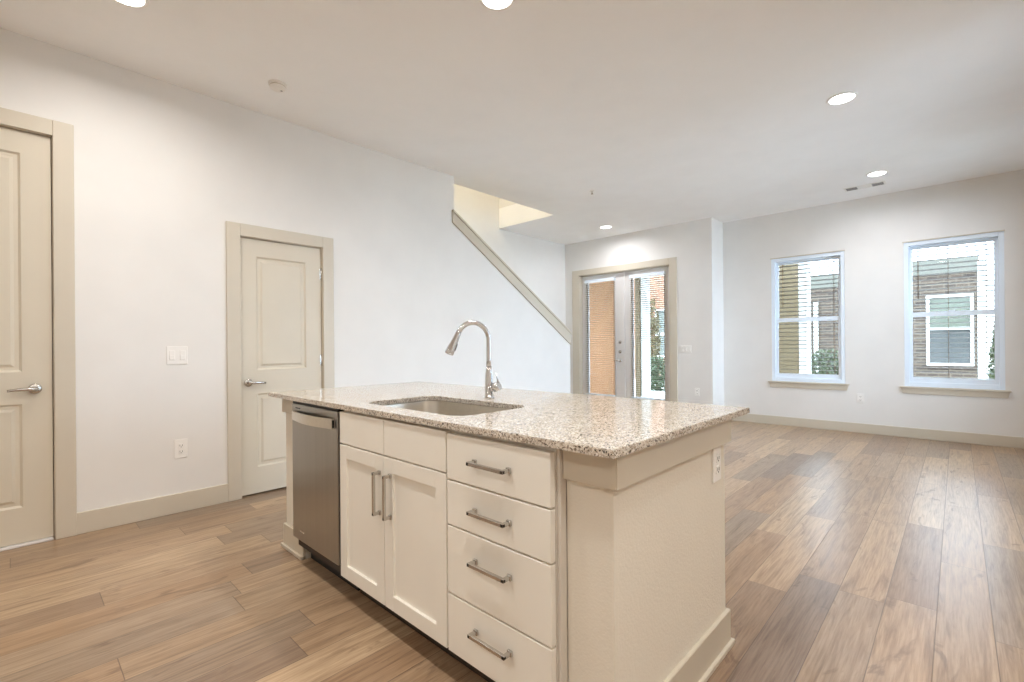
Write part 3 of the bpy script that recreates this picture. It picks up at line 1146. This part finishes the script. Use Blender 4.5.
# ------------------------------------------------------------------ ceiling fittings
def can_light(x, y, z, label, mat, r=0.082):
    root = thing('ceiling_light', label, 'recessed light', (x, y, z), 'recessed ceiling lights')
    ring = MB()
    prof = [(r, 0.0), (r + 0.018, 0.0), (r + 0.018, -0.004), (r + 0.012, -0.008), (r, -0.006)]
    rings = []
    for q, h in prof:
        rings.append([ring.bm.verts.new((x + q * math.cos(2 * math.pi * k / 36), y + q * math.sin(2 * math.pi * k / 36), z + h)) for k in range(36)])
    for a, b in zip(rings, rings[1:] + rings[:1]):
        for k in range(36):
            f = ring.bm.faces.new((a[k], a[(k + 1) % 36], b[(k + 1) % 36], b[k]))
            f.smooth = True
    bmesh.ops.recalc_face_normals(ring.bm, faces=ring.bm.faces)
    ring.build('trim_ring', 'plate', root)
    ln = MB()
    ln.lathe((x, y, z), [(r, -0.0005), (r, -0.004), (r * 0.6, -0.0065)], 'z', 36)
    ln.build('lens', mat, root)
    ld = bpy.data.lights.new('lamp_light', 'AREA')
    ld.shape = 'DISK'
    ld.size = 2 * r * 0.95
    ld.energy = LAMP * (3.0 if z > 4 else 1.0)
    ld.spread = SPREAD
    ld.color = LAMP_STAIR if z > 4 else LAMP_NEAR if mat == 'lens' else LAMP_FAR
    lo_ = bpy.data.objects.new('lamp_light', ld)
    COL.objects.link(lo_)
    lo_.parent = root
    lo_.location = (0, 0, -0.010)
    return root


can_light(0.42, 3.20, CZ, 'lit recessed light above the tall panel door, cut by the top of the picture', 'lens')
can_light(1.805, 1.795, CZ, 'lit recessed light above the faucet, cut by the top of the picture', 'lens')
can_light(4.385, 0.635, CZ, 'lit recessed light alone in the middle of the ceiling, clear of the walls', 'lens_far')
can_light(6.60, 0.64, CZ, 'lit recessed light beside the ceiling air vent', 'lens_far')
can_light(6.50, 4.065, CZ, 'lit recessed light above the french doors', 'lens_far')
for (x, y) in ((0.40, 1.75), (0.43, 0.25), (1.82, 0.05), (-1.3, 1.6), (1.82, -1.4), (0.43, -1.4), (-1.3, -0.8)):  # unseen lamps added to brighten the room, some set by the trim shadows
    can_light(x, y, CZ, 'unseen recessed light added over the kitchen to brighten the room', 'lens')
can_light(3.6, 4.8, 5.60, 'unseen recessed light added high over the stair', 'lens')  # unseen lamp added for brightness, warm like the light in the stairwell

sd = thing('smoke_detector', 'round white smoke detector on the ceiling by the long wall', 'smoke detector', (1.31, 3.52, CZ))
a = MB()
a.lathe((1.31, 3.52, CZ), [(0.062, 0.0), (0.062, -0.008), (0.055, -0.012)], 'z', 32)
a.build('mount', 'plate', sd)
a = MB()
a.lathe((1.31, 3.52, CZ), [(0.053, -0.011), (0.053, -0.026), (0.044, -0.036), (0.020, -0.038)], 'z', 32)
a.build('cover', 'plate', sd)
MB().lathe((1.31, 3.52, CZ), [(0.0535, -0.015), (0.0535, -0.021)], 'z', 32).build('vent_band', 'carcass', sd)
MB().lathe((1.335, 3.52, CZ), [(0.008, -0.034), (0.008, -0.0385)], 'z', 16).build('test_button', 'vent', sd)

spk = thing('sprinkler', 'tiny ceiling sprinkler head in the middle of the ceiling', 'sprinkler', (4.865, 3.233, CZ))
a = MB()
a.lathe((4.865, 3.233, CZ), [(0.030, 0.0), (0.030, -0.003), (0.012, -0.008)], 'z', 20)
a.build('escutcheon', 'plate', spk)
a = MB()
a.tube([(4.865, 3.233, CZ - 0.006), (4.865, 3.233, CZ - 0.035)], 0.007, 10)
a.lathe((4.865, 3.233, CZ - 0.037), [(0.016, 0.0), (0.016, 0.0025)], 'z', 16)
a.build('deflector', 'nickel', spk)

av = thing('air_vent', 'narrow grey slotted air vent in the ceiling near the windows', 'air vent', (7.03, 0.80, CZ))
a = MB()
a.box(6.955, 7.105, 0.60, 1.00, CZ - 0.006, CZ, b=0.002)
a.build('vent_frame', 'plate', av)
for k in range(3):
    y0 = 0.620 + k * 0.126
    a = MB()
    for q in range(6):
        xx = 6.975 + q * 0.019
        a.box(xx, xx + 0.009, y0, y0 + 0.108, CZ - 0.0085, CZ - 0.005)
    a.build('louvre', 'vent' if k != 1 else 'plate', av)

# ------------------------------------------------------------------ outside
gm = MB()
gm.box(WX + 0.18, 40, -25, 30, -0.16, -0.06)
gm.box(3.2, WX + 0.18, -25, RY - 0.16, -0.16, -0.06)
struct(gm.build('ground', 'concrete'), 'pale patio ground outside', 'ground')


def foliage(name, label, cat, c, rad, n, mats, seed, leaf=0.05, trunk=True, cone=False):
    rnd = random.Random(seed)
    root = thing(name, label, cat, (c[0], c[1], -0.06))
    mb = MB()
    for _ in range(n):
        while True:
            p = Vector((rnd.uniform(-1, 1), rnd.uniform(-1, 1), rnd.uniform(-1, 1)))
            if p.length < 1 and p.length > 0.25:
                break
        if cone:
            s_ = 1.0 - 0.75 * (p.z * 0.5 + 0.5)
            p.x *= s_
            p.y *= s_
        q = Vector((c[0] + p.x * rad[0], c[1] + p.y * rad[1], c[2] + p.z * rad[2]))
        a_ = Vector((rnd.uniform(-1, 1), rnd.uniform(-1, 1), rnd.uniform(-1, 1))).normalized()
        b_ = a_.cross(Vector((rnd.uniform(-1, 1), rnd.uniform(-1, 1), rnd.uniform(-1, 1)))).normalized()
        l_ = leaf * rnd.uniform(0.6, 1.3)
        vs = [q - a_ * l_, q + b_ * l_ * 0.45, q + a_ * l_, q - b_ * l_ * 0.45]
        mb.bm.faces.new([mb.bm.verts.new(v) for v in vs])
    mb.build('leaves', mats, root)
    if trunk:
        MB().tube([(c[0], c[1], -0.06), (c[0] + 0.02, c[1], c[2] * 0.6), (c[0], c[1] + 0.01, c[2] + rad[2] * 0.4)], [0.035, 0.025, 0.01], 8).build('stem', 'bark', root)
    return root


# brown brick house across from the windows
BXF = 15.0
hs = thing('brick_house', 'brown brick house with a white framed window, seen through both windows', 'house', (BXF, 1.5, -0.06))
a = MB()
WN = (-0.272, 0.545, 0.62, 2.28)
a.box(BXF, BXF + 0.3, WN[1], 1.05, -0.06, 2.76)
a.box(BXF, BXF + 0.3, -0.33, WN[0], -0.06, 2.76)
a.box(BXF, BXF + 0.3, WN[0], WN[1], -0.06, WN[2])
a.box(BXF, BXF + 0.3, WN[0], WN[1], WN[3], 2.76)
a.box(BXF, BXF + 0.3, 2.27, 3.6, -0.06, 2.66)
a.build('brick_wall', 'brick', hs)
MB().box(BXF - 0.03, BXF + 0.3, -0.36, 1.05, 2.76, 3.12).build('frieze_board', 'frieze', hs)
MB().box(BXF - 0.03, BXF + 0.3, 2.27, 3.6, 2.66, 3.02).build('frieze_board', 'frieze', hs)
MB().box(BXF - 0.04, BXF + 0.3, -0.50, -0.33, -0.06, 3.0, b=0.004).build('corner_trim', 'outtrim', hs)
MB().box(BXF - 0.04, BXF + 0.3, 2.12, 2.27, -0.06, 2.9, b=0.004).build('corner_trim', 'outtrim', hs)
a = MB()
a.box(BXF + 0.5, BXF + 0.8, -3.2, 3.4, -0.06, 2.6)
a.build('side_wall', 'pale', hs)
MB().box(BXF - 0.07, BXF, 2.74, 2.84, -0.06, 2.30, b=0.01).build('downspout', 'outtrim', hs)
a = MB()
y0, y1, z0, z1 = WN
zm = 1.49
for (p, q, r, s_) in ((y0, y0 + 0.06, z0, z1), (y1 - 0.06, y1, z0, z1), (y0 + 0.06, y1 - 0.06, z0, z0 + 0.06), (y0 + 0.06, y1 - 0.06, z1 - 0.06, z1), (y0 + 0.06, y1 - 0.06, zm - 0.03, zm + 0.03)):
    a.box(BXF - 0.02, BXF + 0.1, p, q, r, s_, b=0.004)
wf = a.build('window_frame', 'outtrim', hs)
MB().box(BXF + 0.05, BXF + 0.06, y0 + 0.06, y1 - 0.06, zm + 0.03, z1 - 0.06).build('pane', 'pane_far', wf)  # opaque upper pane, greenish reflection put into its colour
MB().box(BXF + 0.04, BXF + 0.05, y0 + 0.06, y1 - 0.06, z0 + 0.06, zm - 0.03).build('pane', 'pane_dark', wf)
MB().box(BXF - 0.03, BXF + 0.02, y0 - 0.04, y1 + 0.04, z0 - 0.07, z0).build('window_sill', 'brick', hs)

# red brick house seen through the french doors
RX = 15.0
rh = thing('red_brick_house', 'red brick house with a white framed window, seen through the french doors', 'house', (RX, 7.0, -0.06))
a = MB()
WR = (6.72, 7.47, 0.74, 2.36)
a.box(RX, RX + 0.3, WR[1], 9.2, -0.06, 4.2)
a.box(RX, RX + 0.3, 5.6, WR[0], -0.06, 4.2)
a.box(RX, RX + 0.3, WR[0], WR[1], -0.06, WR[2])
a.box(RX, RX + 0.3, WR[0], WR[1], WR[3], 4.2)
a.build('brick_wall', 'redbrick', rh)
a = MB()
y0, y1, z0, z1 = WR
zm = 1.52
for (p, q, r, s_) in ((y0, y0 + 0.07, z0, z1), (y1 - 0.07, y1, z0, z1), (y0 + 0.07, y1 - 0.07, z0, z0 + 0.07), (y0 + 0.07, y1 - 0.07, z1 - 0.07, z1), (y0 + 0.07, y1 - 0.07, zm - 0.04, zm + 0.04)):
    a.box(RX - 0.02, RX + 0.1, p, q, r, s_, b=0.004)
wf = a.build('window_frame', 'outtrim', rh)
MB().box(RX + 0.05, RX + 0.06, y0 + 0.07, y1 - 0.07, z0 + 0.07, z1 - 0.07).build('pane', 'pane_far', wf)

# own porch: walls and posts just outside
pw = thing('porch_wall', 'orange tan stucco porch wall right outside the french doors', 'wall', (9.0, 5.85, -0.06))
a = MB()
a.box(9.0, 9.25, 5.46, 6.09, -0.06, 3.1, b=0.01)
a.build('wall_body', 'orange', pw)
MB().box(8.97, 9.28, 5.44, 6.11, -0.06, 0.06, b=0.005).build('plinth', 'concrete', pw)
pr = thing('shade_roof', 'unseen flat roof added to shade the walls and posts outside the french doors', 'porch roof', (8.6, 5.1, 3.2))  # unseen slab, added to keep skylight off the porch wall and posts
MB().box(WX + 0.19, 9.55, 2.95, 7.6, 3.13, 3.30, b=0.01).build('roof_slab', 'outtrim', pr)
MB().box(9.55, 9.60, 2.95, 7.6, 3.06, 3.32, b=0.005).build('fascia', 'outtrim', pr)
pp = thing('porch_post', 'white square porch post with a tan edge outside the french doors', 'post', (9.15, 4.75, -0.06))
MB().box(9.05, 9.20, 4.69, 4.835, -0.06, 3.1, b=0.01).build('post_shaft', 'outtrim', pp)
MB().box(9.02, 9.20, 4.838, 4.95, -0.06, 3.1, b=0.005).build('tan_edge', 'stucco', pp)
MB().box(9.03, 9.22, 4.67, 4.855, -0.06, 0.10, b=0.006).build('post_base', 'outtrim', pp)
sp_ = thing('stucco_pier', 'tan stucco pier with white corner board outside the window nearer the french doors', 'pier', (9.1, 2.1, -0.06))
MB().box(9.0, 9.35, 1.925, 2.48, -0.06, 3.2, b=0.008).build('pier_body', 'stucco', sp_)
MB().box(9.0, 9.35, 1.815, 1.924, -0.06, 3.2, b=0.008).build('corner_board', 'outtrim', sp_)

foliage('shrub', 'low green shrub at the foot of the brown brick wall', 'shrub', (12.5, 2.12, 0.50), (0.4, 0.45, 0.56), 1500, 'leaf', 3)
foliage('conifer', 'narrow green tree beside the white corner of the brick house', 'tree', (12.4, -0.56, 0.85), (0.25, 0.22, 0.95), 1500, 'leaf', 5, cone=True)
foliage('tall_shrub', 'tall olive shrub in front of the red brick house', 'shrub', (12.6, 6.36, 1.25), (0.25, 0.22, 1.25), 1700, 'leafdry', 7)
foliage('low_shrub', 'low dark shrub beneath the tall olive shrub', 'shrub', (11.9, 5.88, 0.35), (0.35, 0.38, 0.50), 1500, 'leafdark', 9)
